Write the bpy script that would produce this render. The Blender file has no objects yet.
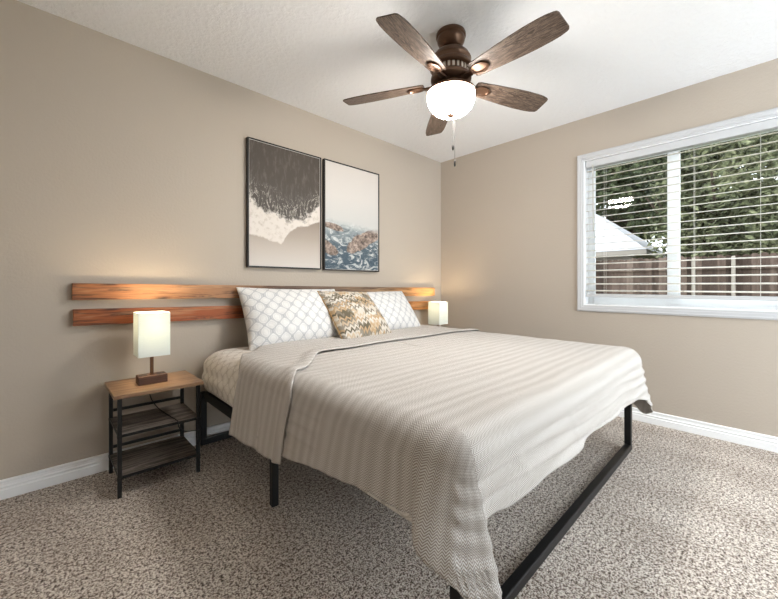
import bpy, bmesh, math, random
from mathutils import Vector, Matrix, noise

S = bpy.context.scene
COL = S.collection
PI = math.pi
random.seed(7)

# ------------------------------------------------------------------ camera
CAMLOC = Vector((-3.2755, -2.549, 1.033))
FPX, YAW, HY = 358.0, 46.1425, 285.3
cd = bpy.data.cameras.new('camera')
cam = bpy.data.objects.new('camera', cd)
COL.objects.link(cam)
cam.location = CAMLOC
cam.rotation_euler = (math.radians(90), 0, math.radians(YAW - 90))
cd.sensor_fit = 'HORIZONTAL'
cd.sensor_width = 36.0
cd.lens = 36.0 * FPX / 778.0
cd.shift_y = -(299.5 - HY) / 778.0
cd.clip_start = 0.02
S.camera = cam

# ------------------------------------------------------------------ world, exposure
W = bpy.data.worlds.new('overcast_sky')
S.world = W
W.use_nodes = True
bg = W.node_tree.nodes['Background']
bg.inputs[0].default_value = (0.86, 0.94, 1.0, 1)
bg.inputs[1].default_value = 2.9
S.view_settings.view_transform = 'Standard'
S.view_settings.look = 'None'
S.view_settings.gamma = 1
S.view_settings.use_curve_mapping = False
S.view_settings.exposure = 0.94
FAN_EMIT = 50.0
FAN_WATT = 7.0
LAMP_WATT = 1.9


# ------------------------------------------------------------------ material helpers
def lin(c):
    return tuple(((v / 255) / 12.92 if v / 255 <= .04045 else ((v / 255 + .055) / 1.055) ** 2.4) for v in c) + (1,)


class NT:
    def __init__(self, name):
        self.m = bpy.data.materials.new(name)
        self.m.use_nodes = True
        self.t = self.m.node_tree
        self.b = self.t.nodes['Principled BSDF']
        self.out = self.t.nodes['Material Output']

    def n(self, typ, **kw):
        nd = self.t.nodes.new(typ)
        for k, v in kw.items():
            setattr(nd, k, v)
        return nd

    def put(self, sock, v):
        if isinstance(v, bpy.types.NodeSocket):
            self.t.links.new(v, sock)
        elif v is not None:
            sock.default_value = v

    def math(self, op, a, b=None, c=None, clamp=False):
        nd = self.n('ShaderNodeMath', operation=op)
        nd.use_clamp = clamp
        for i, v in enumerate((a, b, c)):
            if v is not None:
                self.put(nd.inputs[i], v)
        return nd.outputs[0]

    def coord(self, kind='Object'):
        return self.n('ShaderNodeTexCoord').outputs[kind]

    def mapping(self, vec, scale=(1, 1, 1), rot=(0, 0, 0), loc=(0, 0, 0)):
        nd = self.n('ShaderNodeMapping')
        self.put(nd.inputs['Vector'], vec)
        nd.inputs['Scale'].default_value = scale
        nd.inputs['Rotation'].default_value = rot
        nd.inputs['Location'].default_value = loc
        return nd.outputs[0]

    def noise(self, vec, scale, detail=3, rough=.55, out='Fac', dist=0):
        nd = self.n('ShaderNodeTexNoise')
        self.put(nd.inputs['Vector'], vec)
        nd.inputs['Scale'].default_value = scale
        nd.inputs['Detail'].default_value = detail
        nd.inputs['Roughness'].default_value = rough
        nd.inputs['Distortion'].default_value = dist
        return nd.outputs[out]

    def sep(self, vec):
        nd = self.n('ShaderNodeSeparateXYZ')
        self.put(nd.inputs[0], vec)
        return nd.outputs

    def comb(self, x, y, z=0.0):
        nd = self.n('ShaderNodeCombineXYZ')
        for i, v in enumerate((x, y, z)):
            self.put(nd.inputs[i], v)
        return nd.outputs[0]

    def ramp(self, fac, stops, interp='LINEAR'):
        nd = self.n('ShaderNodeValToRGB')
        cr = nd.color_ramp
        cr.interpolation = interp
        while len(cr.elements) < len(stops):
            cr.elements.new(.5)
        for e, (p, c) in zip(cr.elements, stops):
            e.position = p
            e.color = c if len(c) == 4 else lin(c)
        self.put(nd.inputs[0], fac)
        return nd.outputs[0]

    def mix(self, fac, a, b, mode='MIX'):
        nd = self.n('ShaderNodeMix', data_type='RGBA', blend_type=mode)
        self.put(nd.inputs[0], fac)
        self.put(nd.inputs[6], a if not isinstance(a, tuple) or len(a) == 4 else lin(a))
        self.put(nd.inputs[7], b if not isinstance(b, tuple) or len(b) == 4 else lin(b))
        return nd.outputs[2]

    def bump(self, h, strength=.3, dist=.01):
        nd = self.n('ShaderNodeBump')
        nd.inputs['Strength'].default_value = strength
        nd.inputs['Distance'].default_value = dist
        self.put(nd.inputs['Height'], h)
        self.t.links.new(nd.outputs[0], self.b.inputs['Normal'])

    def base(self, c, rough=.6, metal=0.0, spec=.5):
        self.put(self.b.inputs['Base Color'], c if isinstance(c, bpy.types.NodeSocket) else lin(c))
        self.b.inputs['Roughness'].default_value = rough
        self.b.inputs['Metallic'].default_value = metal
        self.b.inputs['Specular IOR Level'].default_value = spec
        return self.m


def plain(name, c, rough=.6, metal=0.0, spec=.5):
    return NT(name).base(c, rough, metal, spec)


M = {}


def build_materials():
    # painted wall with light orange-peel texture
    a = NT('wall_paint')
    v = a.coord('Object')
    n = a.noise(v, 70, 3, .6)
    a.bump(n, .35, .004)
    c = a.mix(a.noise(v, 1.3, 2), (184, 173, 160), (189, 178, 165))
    M['wall'] = a.base(c, .75, 0, .3)
    a = NT('ceiling_paint')
    v = a.coord('Object')
    n = a.ramp(a.noise(v, 38, 4, .65), [(.42, (0, 0, 0)), (.62, (255, 255, 255))])
    a.bump(n, .35, .006)
    M['ceiling'] = a.base((238, 239, 241), .85, 0, .2)
    # carpet
    a = NT('carpet_pile')
    v = a.coord('Object')
    f1 = a.noise(v, 150, 2, .6)
    f2 = a.noise(v, 66, 2, .6)
    big = a.noise(a.mapping(v, (2.6, 1.3, 1), (0, 0, .5)), 1.5, 4, .6)
    f = a.math('ADD', a.math('MULTIPLY', f1, .62), a.math('MULTIPLY', f2, .38))
    c = a.ramp(f, [(.39, (54, 43, 36)), (.45, (142, 126, 114)), (.505, (212, 199, 187)), (.57, (250, 242, 233))])
    c = a.mix(a.ramp(big, [(.38, (0, 0, 0)), (.62, (255, 255, 255))]), a.mix(.22, c, (120, 104, 92)), a.mix(.08, c, (240, 233, 226)))
    a.bump(f, .7, .02)
    M['carpet'] = a.base(c, .95, 0, .1)
    M['trim'] = plain('white_trim_paint', (202, 203, 205), .45)
    for nm, c, fac in (('vinyl', (250, 251, 252), .5), ('blind', (214, 208, 197), .12)):
        a = NT('white_' + nm)
        a.base(c, .45)
        t = a.n('ShaderNodeBsdfTranslucent')
        t.inputs[0].default_value = lin(c)
        ms = a.n('ShaderNodeMixShader')
        ms.inputs[0].default_value = fac
        a.t.links.new(a.b.outputs[0], ms.inputs[1])
        a.t.links.new(t.outputs[0], ms.inputs[2])
        a.t.links.new(ms.outputs[0], a.out.inputs[0])
        M[nm] = a.m
    M['cord'] = plain('cord_white', (205, 203, 195), .8)
    M['black_metal'] = plain('black_powder_coat', (22, 22, 23), .42, .2)
    M['black_frame'] = plain('black_picture_frame', (20, 16, 15), .5)
    M['black_plastic'] = plain('black_plastic', (18, 18, 18), .5)
    M['bronze'] = plain('brushed_bronze', (98, 73, 57), .34, .7)
    M['jamb'] = plain('white_jamb_paint', (250, 251, 252), .5)
    M['nickel'] = plain('pale_vent_metal', (196, 184, 170), .35, .6)
    M['chain'] = plain('bead_chain', (120, 118, 116), .4, .8)
    # glass pane
    a = NT('window_glass')
    t = a.n('ShaderNodeBsdfTransparent')
    g = a.n('ShaderNodeBsdfGlossy')
    g.inputs['Roughness'].default_value = .02
    fr = a.n('ShaderNodeFresnel')
    fr.inputs['IOR'].default_value = 1.5
    ms = a.n('ShaderNodeMixShader')
    a.t.links.new(fr.outputs[0], ms.inputs[0])
    a.t.links.new(t.outputs[0], ms.inputs[1])
    a.t.links.new(g.outputs[0], ms.inputs[2])
    a.t.links.new(ms.outputs[0], a.out.inputs[0])
    M['glass'] = a.m
    # reclaimed planks
    for nm, stops in (('plank_upper', [(0, (150, 92, 52)), (.10, (186, 128, 82)), (.25, (170, 122, 84)), (.38, (96, 74, 60)), (.5, (128, 106, 90)), (.63, (104, 86, 74)), (.75, (150, 124, 98)), (.86, (198, 140, 84)), (1, (206, 150, 92))]),
                      ('plank_lower', [(0, (150, 84, 44)), (.12, (172, 88, 40)), (.25, (160, 84, 42)), (.36, (120, 70, 44)), (.5, (150, 100, 66)), (.7, (170, 116, 72)), (.88, (200, 130, 70)), (1, (204, 142, 80))])):
        a = NT(nm + '_wood')
        v = a.coord('Object')
        xyz = a.sep(v)
        u = a.math('ADD', a.math('DIVIDE', xyz[0], 3.0), .5)
        u = a.math('ADD', u, a.math('MULTIPLY', a.math('SUBTRACT', a.noise(v, 4, 2), .5), .10))
        c = a.ramp(u, stops)
        g1 = a.noise(a.mapping(v, (3, 10, 60)), 1.0, 5, .65, dist=1.2)
        c = a.mix(a.ramp(g1, [(.36, (255, 255, 255)), (.52, (0, 0, 0))]), c, (66, 38, 24))
        g2 = a.noise(a.mapping(v, (1.2, 4, 14)), 2.0, 3, .6, dist=.6)
        c = a.mix(a.ramp(g2, [(.5, (0, 0, 0)), (.72, (170, 170, 170))]), c, (226, 186, 140))
        k = a.n('ShaderNodeTexVoronoi')
        a.put(k.inputs['Vector'], a.mapping(v, (1.6, 1, 8)))
        k.inputs['Scale'].default_value = 1.5
        c = a.mix(a.ramp(k.outputs['Distance'], [(.03, (255, 255, 255)), (.10, (0, 0, 0))]), c, (44, 26, 18))
        a.bump(g1, .25, .004)
        M[nm] = a.base(c, .5, 0, .4)
    # rustic table top
    a = NT('rustic_table_top')
    v = a.coord('Object')
    g = a.noise(a.mapping(v, (2.5, 30, 30)), 1.6, 5, .6, dist=.8)
    c = a.ramp(g, [(.28, (88, 64, 46)), (.45, (134, 102, 76)), (.6, (160, 128, 98)), (.75, (126, 95, 70))])
    M['table_top'] = a.base(c, .32, 0, .5)
    a = NT('dark_shelf_wood')
    v = a.coord('Object')
    g = a.noise(a.mapping(v, (2, 26, 26)), 1.8, 5, .65, dist=.6)
    c = a.ramp(g, [(.3, (30, 26, 24)), (.46, (72, 64, 59)), (.56, (160, 150, 142)), (.64, (66, 58, 53)), (.75, (130, 121, 114))])  # pale streaks over the dark grain are reflections put into the colour
    M['shelf'] = a.base(c, .32, 0, .5)
    a = NT('lamp_base_wood')
    v = a.coord('Object')
    g = a.noise(a.mapping(v, (6, 60, 60)), 1.5, 4, .6)
    M['lamp_base'] = a.base(a.ramp(g, [(.3, (56, 36, 28)), (.7, (98, 66, 50))]), .5)
    # fan blade
    a = NT('weathered_blade_wood')
    v = a.coord('Object')
    g = a.noise(a.mapping(v, (3.2, 26, 26)), 1.5, 6, .68, dist=2.2)
    g2 = a.noise(a.mapping(v, (10, 190, 30)), 1.0, 3, .6)
    c = a.ramp(g, [(.3, (40, 31, 26)), (.45, (70, 55, 46)), (.53, (116, 99, 86)), (.57, (52, 41, 35)), (.75, (86, 69, 58))])
    c = a.mix(a.ramp(g2, [(.52, (0, 0, 0)), (.66, (130, 130, 130))]), c, (150, 136, 124))
    M['blade'] = a.base(c, .5, 0, .4)
    # lit bowl
    a = NT('lit_frosted_glass')
    a.base((250, 246, 238), .4)
    a.b.inputs['Emission Color'].default_value = (1, .95, .88, 1)
    a.b.inputs['Emission Strength'].default_value = FAN_EMIT
    M['bowl'] = a.m
    # lamp shade: translucent paper
    a = NT('shade_fabric')
    v = a.coord('Object')
    wv = a.noise(a.mapping(v, (30, 30, 300)), 1, 2)
    d = a.n('ShaderNodeBsdfDiffuse')
    t = a.n('ShaderNodeBsdfTranslucent')
    cc = a.mix(wv, (228, 234, 232), (238, 243, 240))
    a.t.links.new(cc, d.inputs[0])
    a.t.links.new(cc, t.inputs[0])
    ms = a.n('ShaderNodeMixShader')
    ms.inputs[0].default_value = .17
    a.t.links.new(d.outputs[0], ms.inputs[1])
    a.t.links.new(t.outputs[0], ms.inputs[2])
    a.t.links.new(ms.outputs[0], a.out.inputs[0])
    M['shade'] = a.m
    a = NT('lit_bulb')
    a.base((255, 240, 220), .4)
    a.b.inputs['Emission Color'].default_value = (1, .8, .55, 1)
    a.b.inputs['Emission Strength'].default_value = 12
    M['bulb'] = a.m
    # blanket: herringbone in metres of cloth
    a = NT('herringbone_blanket')
    uv = a.sep(a.coord('UV'))
    wob = a.noise(a.coord('UV'), 5, 2)
    uu = a.math('ADD', uv[0], a.math('MULTIPLY', wob, .01))
    vv = a.math('ADD', uv[1], a.math('MULTIPLY', wob, .004))
    cw_ = .019
    col = a.math('DIVIDE', vv, cw_)
    tri = a.math('ABSOLUTE', a.math('SUBTRACT', a.math('FRACT', col), .5))
    ph = a.math('FRACT', a.math('DIVIDE', a.math('ADD', uu, a.math('MULTIPLY', tri, cw_)), .0070))
    ln = a.math('ABSOLUTE', a.math('SUBTRACT', ph, .5))
    msk = a.ramp(ln, [(.14, (255, 255, 255)), (.32, (0, 0, 0))])
    yarn = a.noise(a.coord('UV'), 260, 2, .6)
    bn = a.noise(a.comb(a.math('MULTIPLY', uv[0], 1.5), a.math('MULTIPLY', uv[1], 9)), 1.0, 2)
    bs = a.math('SINE', a.math('MULTIPLY', a.math('ADD', vv, a.math('MULTIPLY', bn, .06)), 2 * PI / .057))
    ripple_band = a.math('MULTIPLY_ADD', a.math('MULTIPLY', bs, bn), .55, .5, clamp=True)  # woven stripe tone that also paints in the shading of the ripples
    light = a.mix(ripple_band, (212, 208, 203), (234, 231, 228))
    dark = a.mix(ripple_band, (140, 128, 117), (174, 165, 157))
    c = a.mix(msk, light, dark)
    c = a.mix(a.ramp(yarn, [(.45, (0, 0, 0)), (.75, (70, 70, 70))]), c, (124, 112, 102))
    a.bump(a.math('ADD', ln, yarn), .3, .003)
    a.b.inputs['Sheen Weight'].default_value = .15
    M['blanket'] = a.base(c, .95, 0, .1)
    # ogee lattice print for sheet and pillowcases
    for nm, bgc, lc, ic in (('sheet', (238, 233, 226), (204, 196, 187), (222, 215, 207)), ('pillowcase', (233, 232, 230), (192, 193, 196), (220, 220, 220))):
        a = NT(nm + '_print')
        uv = a.sep(a.coord('UV'))
        ca = a.math('COSINE', a.math('MULTIPLY', uv[0], 2 * PI / .086))
        cb = a.math('COSINE', a.math('MULTIPLY', uv[1], 2 * PI / .092))
        wig = a.math('MULTIPLY', a.math('COSINE', a.math('MULTIPLY', uv[1], 4 * PI / .092)), .18)
        g = a.math('ADD', a.math('ADD', ca, cb), wig)
        l1 = a.ramp(a.math('ABSOLUTE', a.math('SUBTRACT', a.math('ABSOLUTE', g), .22)), [(.08, (255, 255, 255)), (.24, (0, 0, 0))])
        l2 = a.ramp(a.math('ABSOLUTE', a.math('SUBTRACT', a.math('ABSOLUTE', g), 1.15)), [(.08, (255, 255, 255)), (.2, (0, 0, 0))])
        nz = a.noise(a.coord('UV'), 90, 2, .6)
        c = a.mix(a.ramp(nz, [(.45, (0, 0, 0)), (.65, (150, 150, 150))]), bgc, ic)
        c = a.mix(l2, c, ic)
        c = a.mix(l1, c, lc)
        wr = a.noise(a.coord('Object'), 9, 3, .6)
        a.bump(wr, .4, .02)
        M[nm] = a.base(c, .9, 0, .15)
    # woven flame-stitch throw pillow
    a = NT('flame_stitch_weave')
    uv = a.sep(a.coord('UV'))
    u2 = a.math('MULTIPLY', uv[0], 26)
    zz = a.math('MULTIPLY', a.math('ABSOLUTE', a.math('SUBTRACT', a.math('FRACT', u2), .5)), .055)
    low = a.math('MULTIPLY', a.noise(a.comb(a.math('MULTIPLY', a.math('FLOOR', u2), .35), uv[1]), 5, 2), .10)
    row = a.math('FLOOR', a.math('MULTIPLY', a.math('ADD', a.math('ADD', uv[1], zz), low), 52))
    wn = a.n('ShaderNodeTexWhiteNoise', noise_dimensions='2D')
    a.put(wn.inputs['Vector'], a.comb(row, a.math('FLOOR', a.math('MULTIPLY', uv[0], 9))))
    reg = a.noise(a.coord('UV'), 9, 2)
    f = a.math('ADD', a.math('MULTIPLY', wn.outputs['Value'], .55), a.math('MULTIPLY', reg, .5))
    c = a.ramp(f, [(0, (112, 104, 88)), (.32, (142, 134, 120)), (.40, (190, 162, 128)), (.48, (204, 184, 158)), (.55, (214, 206, 194)), (.66, (156, 148, 136)), (.74, (222, 216, 206)), (.84, (118, 109, 92))], 'CONSTANT')
    a.bump(a.noise(a.coord('UV'), 200, 2), .4, .004)
    M['throw'] = a.base(c, .9, 0, .1)
    M['throw_edge'] = plain('throw_edging', (170, 134, 84), .9)
    # beach print
    a = NT('beach_print')
    v = a.coord('Object')
    xyz = a.sep(v)
    u = a.math('ADD', a.math('DIVIDE', xyz[0], .60), .5)
    w = a.math('SUBTRACT', .5, a.math('DIVIDE', xyz[2], .91))
    g = lambda t: (t, t, t, 1)
    b1 = a.ramp(u, [(0, g(.46)), (.2, g(.52)), (.5, g(.575)), (.75, g(.555)), (.87, g(.49)), (1, g(.38))])
    b2 = a.ramp(u, [(0, g(.735)), (.22, g(.76)), (.42, g(.80)), (.52, g(.70)), (.65, g(.64)), (.82, g(.615)), (1, g(.56))])
    nA = a.math('SUBTRACT', a.noise(v, 9, 5, .65), .5)
    nB = a.math('SUBTRACT', a.noise(v, 26, 4, .7), .5)
    d1 = a.math('ADD', a.math('SUBTRACT', w, b1), a.math('ADD', a.math('MULTIPLY', nA, .22), a.math('MULTIPLY', nB, .12)))
    d2 = a.math('ADD', a.math('SUBTRACT', w, b2), a.math('MULTIPLY', nA, .07))
    st = a.noise(a.mapping(v, (34, 1, 9), (0, .5, 0)), 1.0, 4, .7)
    water = a.mix(a.ramp(st, [(.5, (0, 0, 0)), (.8, (160, 160, 160))]), (82, 75, 69), (150, 141, 132))
    fil = a.noise(a.mapping(v, (3, 1, 1.2), (0, .4, 0)), 7, 5, .6, dist=1.0)
    fm = a.math('MULTIPLY', a.math('MULTIPLY', a.math('SUBTRACT', .022, a.math('ABSOLUTE', a.math('SUBTRACT', fil, .5))), 45, clamp=True), a.math('MULTIPLY', a.math('ADD', d1, .20), 7, clamp=True))
    water = a.mix(a.ramp(w, [(.25, (0, 0, 0)), (.5, (120, 120, 120))]), water, (98, 100, 100))
    water = a.mix(fm, water, (196, 188, 178))
    foam = a.mix(a.ramp(a.noise(v, 30, 4, .7), [(.32, (0, 0, 0)), (.5, (255, 255, 255))]), (196, 186, 175), (218, 210, 202))
    sand = a.ramp(w, [(.58, (148, 136, 124)), (.74, (172, 160, 149)), (.86, (192, 182, 173)), (1, (208, 201, 194))])
    c = a.mix(a.ramp(d1, [(-.0, (0, 0, 0)), (.035, (255, 255, 255))]), water, foam)
    c = a.mix(a.ramp(d2, [(0, (0, 0, 0)), (.012, (255, 255, 255))]), c, sand)
    M['beach'] = a.base(c, .6, 0, .2)
    # sea print
    a = NT('sea_print')
    v = a.coord('Object')
    xyz = a.sep(v)
    u = a.math('ADD', a.math('DIVIDE', xyz[0], .60), .5)
    w = a.math('SUBTRACT', .5, a.math('DIVIDE', xyz[2], .91))
    sky = a.ramp(w, [(0, (208, 201, 195)), (.3, (209, 204, 199)), (.52, (200, 199, 196))])
    sea = a.ramp(w, [(.57, (176, 182, 182)), (.66, (132, 142, 146)), (.78, (84, 98, 108)), (1, (74, 90, 102))])
    nz = a.noise(a.mapping(v, (1, 1, 1.9)), 9, 7, .72, dist=1.4)
    sea = a.mix(a.ramp(nz, [(.5, (0, 0, 0)), (.6, (230, 230, 230))]), sea, (216, 218, 216))
    sea = a.mix(a.ramp(nz, [(.34, (200, 200, 200)), (.44, (0, 0, 0))]), sea, (56, 70, 82))

    def blob(cx, cz, rx, rz, sl):
        du = a.math('DIVIDE', a.math('SUBTRACT', u, cx), rx)
        dw = a.math('DIVIDE', a.math('ADD', a.math('SUBTRACT', w, cz), a.math('MULTIPLY', a.math('SUBTRACT', u, cx), sl)), rz)
        r = a.math('ADD', a.math('MULTIPLY', du, du), a.math('MULTIPLY', dw, dw))
        r = a.math('ADD', r, a.math('MULTIPLY', a.math('SUBTRACT', a.noise(v, 8, 6, .72), .5), 2.2))
        return a.ramp(r, [(.8, (255, 255, 255)), (1.0, (0, 0, 0))])
    rk = a.ramp(a.noise(v, 26, 5, .7), [(.35, (80, 72, 68)), (.5, (140, 124, 114)), (.65, (190, 172, 160))])
    for bl in ((.70, .70, .34, .085, .28), (.14, .60, .2, .032, -.1), (.06, .80, .16, .06, -.3)):
        sea = a.mix(blob(*bl), sea, rk)
    hz = a.math('ADD', w, a.math('ADD', a.math('MULTIPLY', a.math('SUBTRACT', a.noise(v, 10, 3), .5), .03), a.math('MULTIPLY', u, -.05)))
    c = a.mix(a.ramp(hz, [(.51, (0, 0, 0)), (.575, (255, 255, 255))]), sky, sea)
    M['sea'] = a.base(c, .6, 0, .2)
    M['mat_board'] = plain('print_border', (214, 210, 205), .6)
    # outdoors
    a = NT('fence_wood')
    v = a.coord('Object')
    xyz = a.sep(v)
    g1 = a.noise(a.mapping(v, (20, 20, 1.5)), 1.0, 4, .6)
    wn = a.n('ShaderNodeTexWhiteNoise', noise_dimensions='1D')
    a.put(wn.inputs['W'], a.math('FLOOR', a.math('DIVIDE', xyz[1], .1015)))
    c = a.ramp(a.math('ADD', a.math('MULTIPLY', g1, .6), a.math('MULTIPLY', wn.outputs['Value'], .4)),
               [(.25, (46, 37, 32)), (.5, (78, 65, 58)), (.75, (108, 94, 85))])
    M['fence'] = a.base(c, .9, 0, .1)
    M['galv'] = plain('galvanised_post', (130, 122, 112), .7)
    a = NT('lawn')
    v = a.coord('Object')
    M['lawn'] = a.base(a.ramp(a.noise(v, 6, 4), [(.3, (62, 72, 40)), (.7, (112, 116, 76))]), .95, 0, .1)
    for k, (c1, c2, c3) in enumerate((((44, 48, 34), (84, 88, 62), (138, 138, 106)), ((32, 38, 28), (58, 66, 42), (96, 100, 70)), ((50, 50, 38), (98, 96, 72), (152, 148, 122)))):
        a = NT('tree_leaves')
        v = a.coord('Object')
        f = a.math('ADD', a.math('MULTIPLY', a.noise(v, 1.3, 2), .5), a.math('MULTIPLY', a.noise(v, 14, 2), .5))
        M['leaf%d' % k] = a.base(a.ramp(f, [(.36, c1), (.5, c2), (.66, c3)]), .8, 0, .2)
    M['bark'] = plain('tree_bark', (58, 48, 40), .9, 0, .1)
    a = NT('roof_shingle')
    M['roof'] = a.base((158, 158, 160), .8)
    M['house_wall'] = plain('house_siding', (120, 112, 104), .8)


build_materials()


# ------------------------------------------------------------------ mesh helpers
class MB:
    def __init__(self):
        self.v, self.f, self.uv = [], [], None

    def add(self, vs, fs):
        o = len(self.v)
        self.v += [tuple(p) for p in vs]
        self.f += [tuple(i + o for i in q) for q in fs]
        return self

    def box(self, x0, x1, y0, y1, z0, z1):
        return self.add([(x0, y0, z0), (x1, y0, z0), (x1, y1, z0), (x0, y1, z0), (x0, y0, z1), (x1, y0, z1), (x1, y1, z1), (x0, y1, z1)],
                        [(3, 2, 1, 0), (4, 5, 6, 7), (0, 1, 5, 4), (1, 2, 6, 5), (2, 3, 7, 6), (3, 0, 4, 7)])

    def lathe(self, prof, cx=0, cy=0, n=40, close_ends=True):
        vs, fs = [], []
        for (r, z) in prof:
            for i in range(n):
                t = 2 * PI * i / n
                vs.append((cx + r * math.cos(t), cy + r * math.sin(t), z))
        for k in range(len(prof) - 1):
            for i in range(n):
                j = (i + 1) % n
                fs.append((k * n + i, k * n + j, (k + 1) * n + j, (k + 1) * n + i))
        if close_ends:
            fs.append(tuple(range(n - 1, -1, -1)))
            fs.append(tuple((len(prof) - 1) * n + i for i in range(n)))
        return self.add(vs, fs)

    def tube(self, pts, r, n=8):
        pts = [Vector(p) for p in pts]
        rings = []
        up = Vector((.13, .37, .92)).normalized()
        for i, p in enumerate(pts):
            d = (pts[min(i + 1, len(pts) - 1)] - pts[max(i - 1, 0)]).normalized()
            a = d.cross(up)
            if a.length < 1e-4:
                a = d.cross(Vector((1, 0, 0)))
            a.normalize()
            b = d.cross(a)
            rr = r[i] if isinstance(r, (list, tuple)) else r
            rings.append([p + (a * math.cos(2 * PI * k / n) + b * math.sin(2 * PI * k / n)) * rr for k in range(n)])
        vs = [q for R in rings for q in R]
        fs = []
        for i in range(len(rings) - 1):
            for k in range(n):
                j = (k + 1) % n
                fs.append((i * n + k, i * n + j, (i + 1) * n + j, (i + 1) * n + k))
        fs.append(tuple(range(n - 1, -1, -1)))
        fs.append(tuple((len(rings) - 1) * n + k for k in range(n)))
        return self.add(vs, fs)

    def build(self, name, mat, parent=None, smooth=False, bevel=0, loc=None, auto=None):
        me = bpy.data.meshes.new(name)
        me.from_pydata(self.v, [], self.f)
        bm = bmesh.new()
        bm.from_mesh(me)
        bmesh.ops.recalc_face_normals(bm, faces=bm.faces)
        bm.to_mesh(me)
        bm.free()
        me.materials.append(mat)
        o = bpy.data.objects.new(name, me)
        COL.objects.link(o)
        if parent:
            o.parent = parent
        if loc is not None:
            o.location = loc
        if smooth:
            me.shade_smooth()
            if auto is not None:
                me.set_sharp_from_angle(angle=math.radians(auto))
        if bevel:
            b = o.modifiers.new('bevel', 'BEVEL')
            b.width = bevel
            b.segments = 2
            b.limit_method = 'ANGLE'
        return o


def grid_mesh(name, pts, uvs, mat, parent=None, solid=0, offset=-1, loc=None):
    """pts: rows of points, uvs: the same shape"""
    nr, nc = len(pts), len(pts[0])
    me = bpy.data.meshes.new(name)
    vs = [tuple(p) for R in pts for p in R]
    fs = [(i * nc + j, i * nc + j + 1, (i + 1) * nc + j + 1, (i + 1) * nc + j) for i in range(nr - 1) for j in range(nc - 1)]
    me.from_pydata(vs, [], fs)
    ul = me.uv_layers.new(name='UVMap')
    flat = [u for R in uvs for u in R]
    for l in me.loops:
        ul.data[l.index].uv = flat[l.vertex_index]
    me.materials.append(mat)
    me.shade_smooth()
    o = bpy.data.objects.new(name, me)
    COL.objects.link(o)
    if parent:
        o.parent = parent
    if loc is not None:
        o.location = loc
    if solid:
        s = o.modifiers.new('thick', 'SOLIDIFY')
        s.thickness = solid
        s.offset = offset
    return o


def tag(o, label, cat, group=None):
    o['label'] = label
    o['category'] = cat
    if group:
        o['group'] = group
    return o


def empty(name, loc=(0, 0, 0), rz=0):
    o = bpy.data.objects.new(name, None)
    o.empty_display_size = .05
    COL.objects.link(o)
    o.location = loc
    o.rotation_euler = (0, 0, rz)
    return o


def struct(o):
    o['kind'] = 'structure'
    return o


def copy_tree(o, parent=None):
    c = o.copy()
    COL.objects.link(c)
    if parent:
        c.parent = parent
    for ch in [x for x in bpy.data.objects if x.parent == o]:
        copy_tree(ch, c)
    return c


def smooth(t):
    t = max(0, min(1, t))
    return t * t * (3 - 2 * t)


def lerp(a, b, t):
    return a + (b - a) * t


# ------------------------------------------------------------------ room shell
H = 2.44
XL, YB = -4.05, -3.9
WY0, WY1, WZ0, WZ1 = -2.74, -1.512, .868, 2.082     # window opening
struct(MB().box(XL - .12, .14, YB, .12, -.08, 0).build('floor', M['carpet']))
struct(MB().box(XL - .12, .14, YB, .12, H, H + .1).build('ceiling', M['ceiling']))
struct(MB().box(XL - .12, .14, 0, .12, 0, H).build('wall_headboard', M['wall']))
struct(MB().box(XL - .12, XL, YB, 0, 0, H).build('wall_left', M['wall']))
struct(MB().box(XL - .12, -2.1, YB - .12, YB, 0, H).build('wall_back_blocker', M['wall']))  # unseen part wall, added to dim the left side; daylight enters beside it
w = MB()
w.box(0, .14, WY1, 0, 0, H)
w.box(0, .14, YB, WY0, 0, H)
w.box(0, .14, WY0, WY1, 0, WZ0)
w.box(0, .14, WY0, WY1, WZ1, H)
struct(w.build('wall_window', M['wall']))

PROF = [(0, 0), (.017, 0), (.017, .044), (.0125, .048), (.0125, .054), (.0155, .057), (.0155, .061), (.010, .066), (.009, .078), (.012, .081), (.012, .088), (.008, .0918), (0, .0918)]


def base_run(name, a, b, nrm):
    mb = MB()
    n = len(PROF)
    vs = [(p[0] + nrm[0] * d, p[1] + nrm[1] * d, z) for p in (a, b) for d, z in PROF]
    fs = [(i, (i + 1) % n, n + (i + 1) % n, n + i) for i in range(n)] + [tuple(range(n)), tuple(range(2 * n - 1, n - 1, -1))]
    mb.add(vs, fs)
    return struct(mb.build(name, M['jamb']))


base_run('baseboard_headboard', (XL, 0), (0, 0), (0, -1))
base_run('baseboard_window', (0, YB), (0, 0), (-1, 0))
base_run('baseboard_left', (XL, YB), (XL, 0), (1, 0))

# window: casing, jamb, vinyl sash frame, two panes
win = struct(empty('window_1', (0, (WY0 + WY1) / 2, WZ0)))
wl = Vector(win.location)


def wpart(mb, name, mat, **k):
    o = mb.build(name, mat, win, loc=-wl, **k)
    return o


cas = MB()
cw = .052
for lv, (o0, o1, d) in enumerate(((0, cw, .011), (.014, cw - .004, .017), (.034, cw - .010, .020))):
    y0, y1, z0, z1 = WY0 - o1, WY1 + o1, WZ0 - o1, WZ1 + o1
    a0, a1, c0, c1 = WY0 - o0, WY1 + o0, WZ0 - o0, WZ1 + o0
    cas.box(-d, 0, y0, a0, z0, z1)
    cas.box(-d, 0, a1, y1, z0, z1)
    cas.box(-d, 0, a0, a1, z0, c0)
    cas.box(-d, 0, a0, a1, c1, z1)
wpart(cas, 'window_casing', M['trim'], bevel=.002)
jm = MB()
t = .006
jm.box(-.002, .14, WY0, WY0 + t, WZ0, WZ1)
jm.box(-.002, .14, WY1 - t, WY1, WZ0, WZ1)
jm.box(-.002, .14, WY0 + t, WY1 - t, WZ0, WZ0 + t)
jm.box(-.002, .14, WY0 + t, WY1 - t, WZ1 - t, WZ1)
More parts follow.
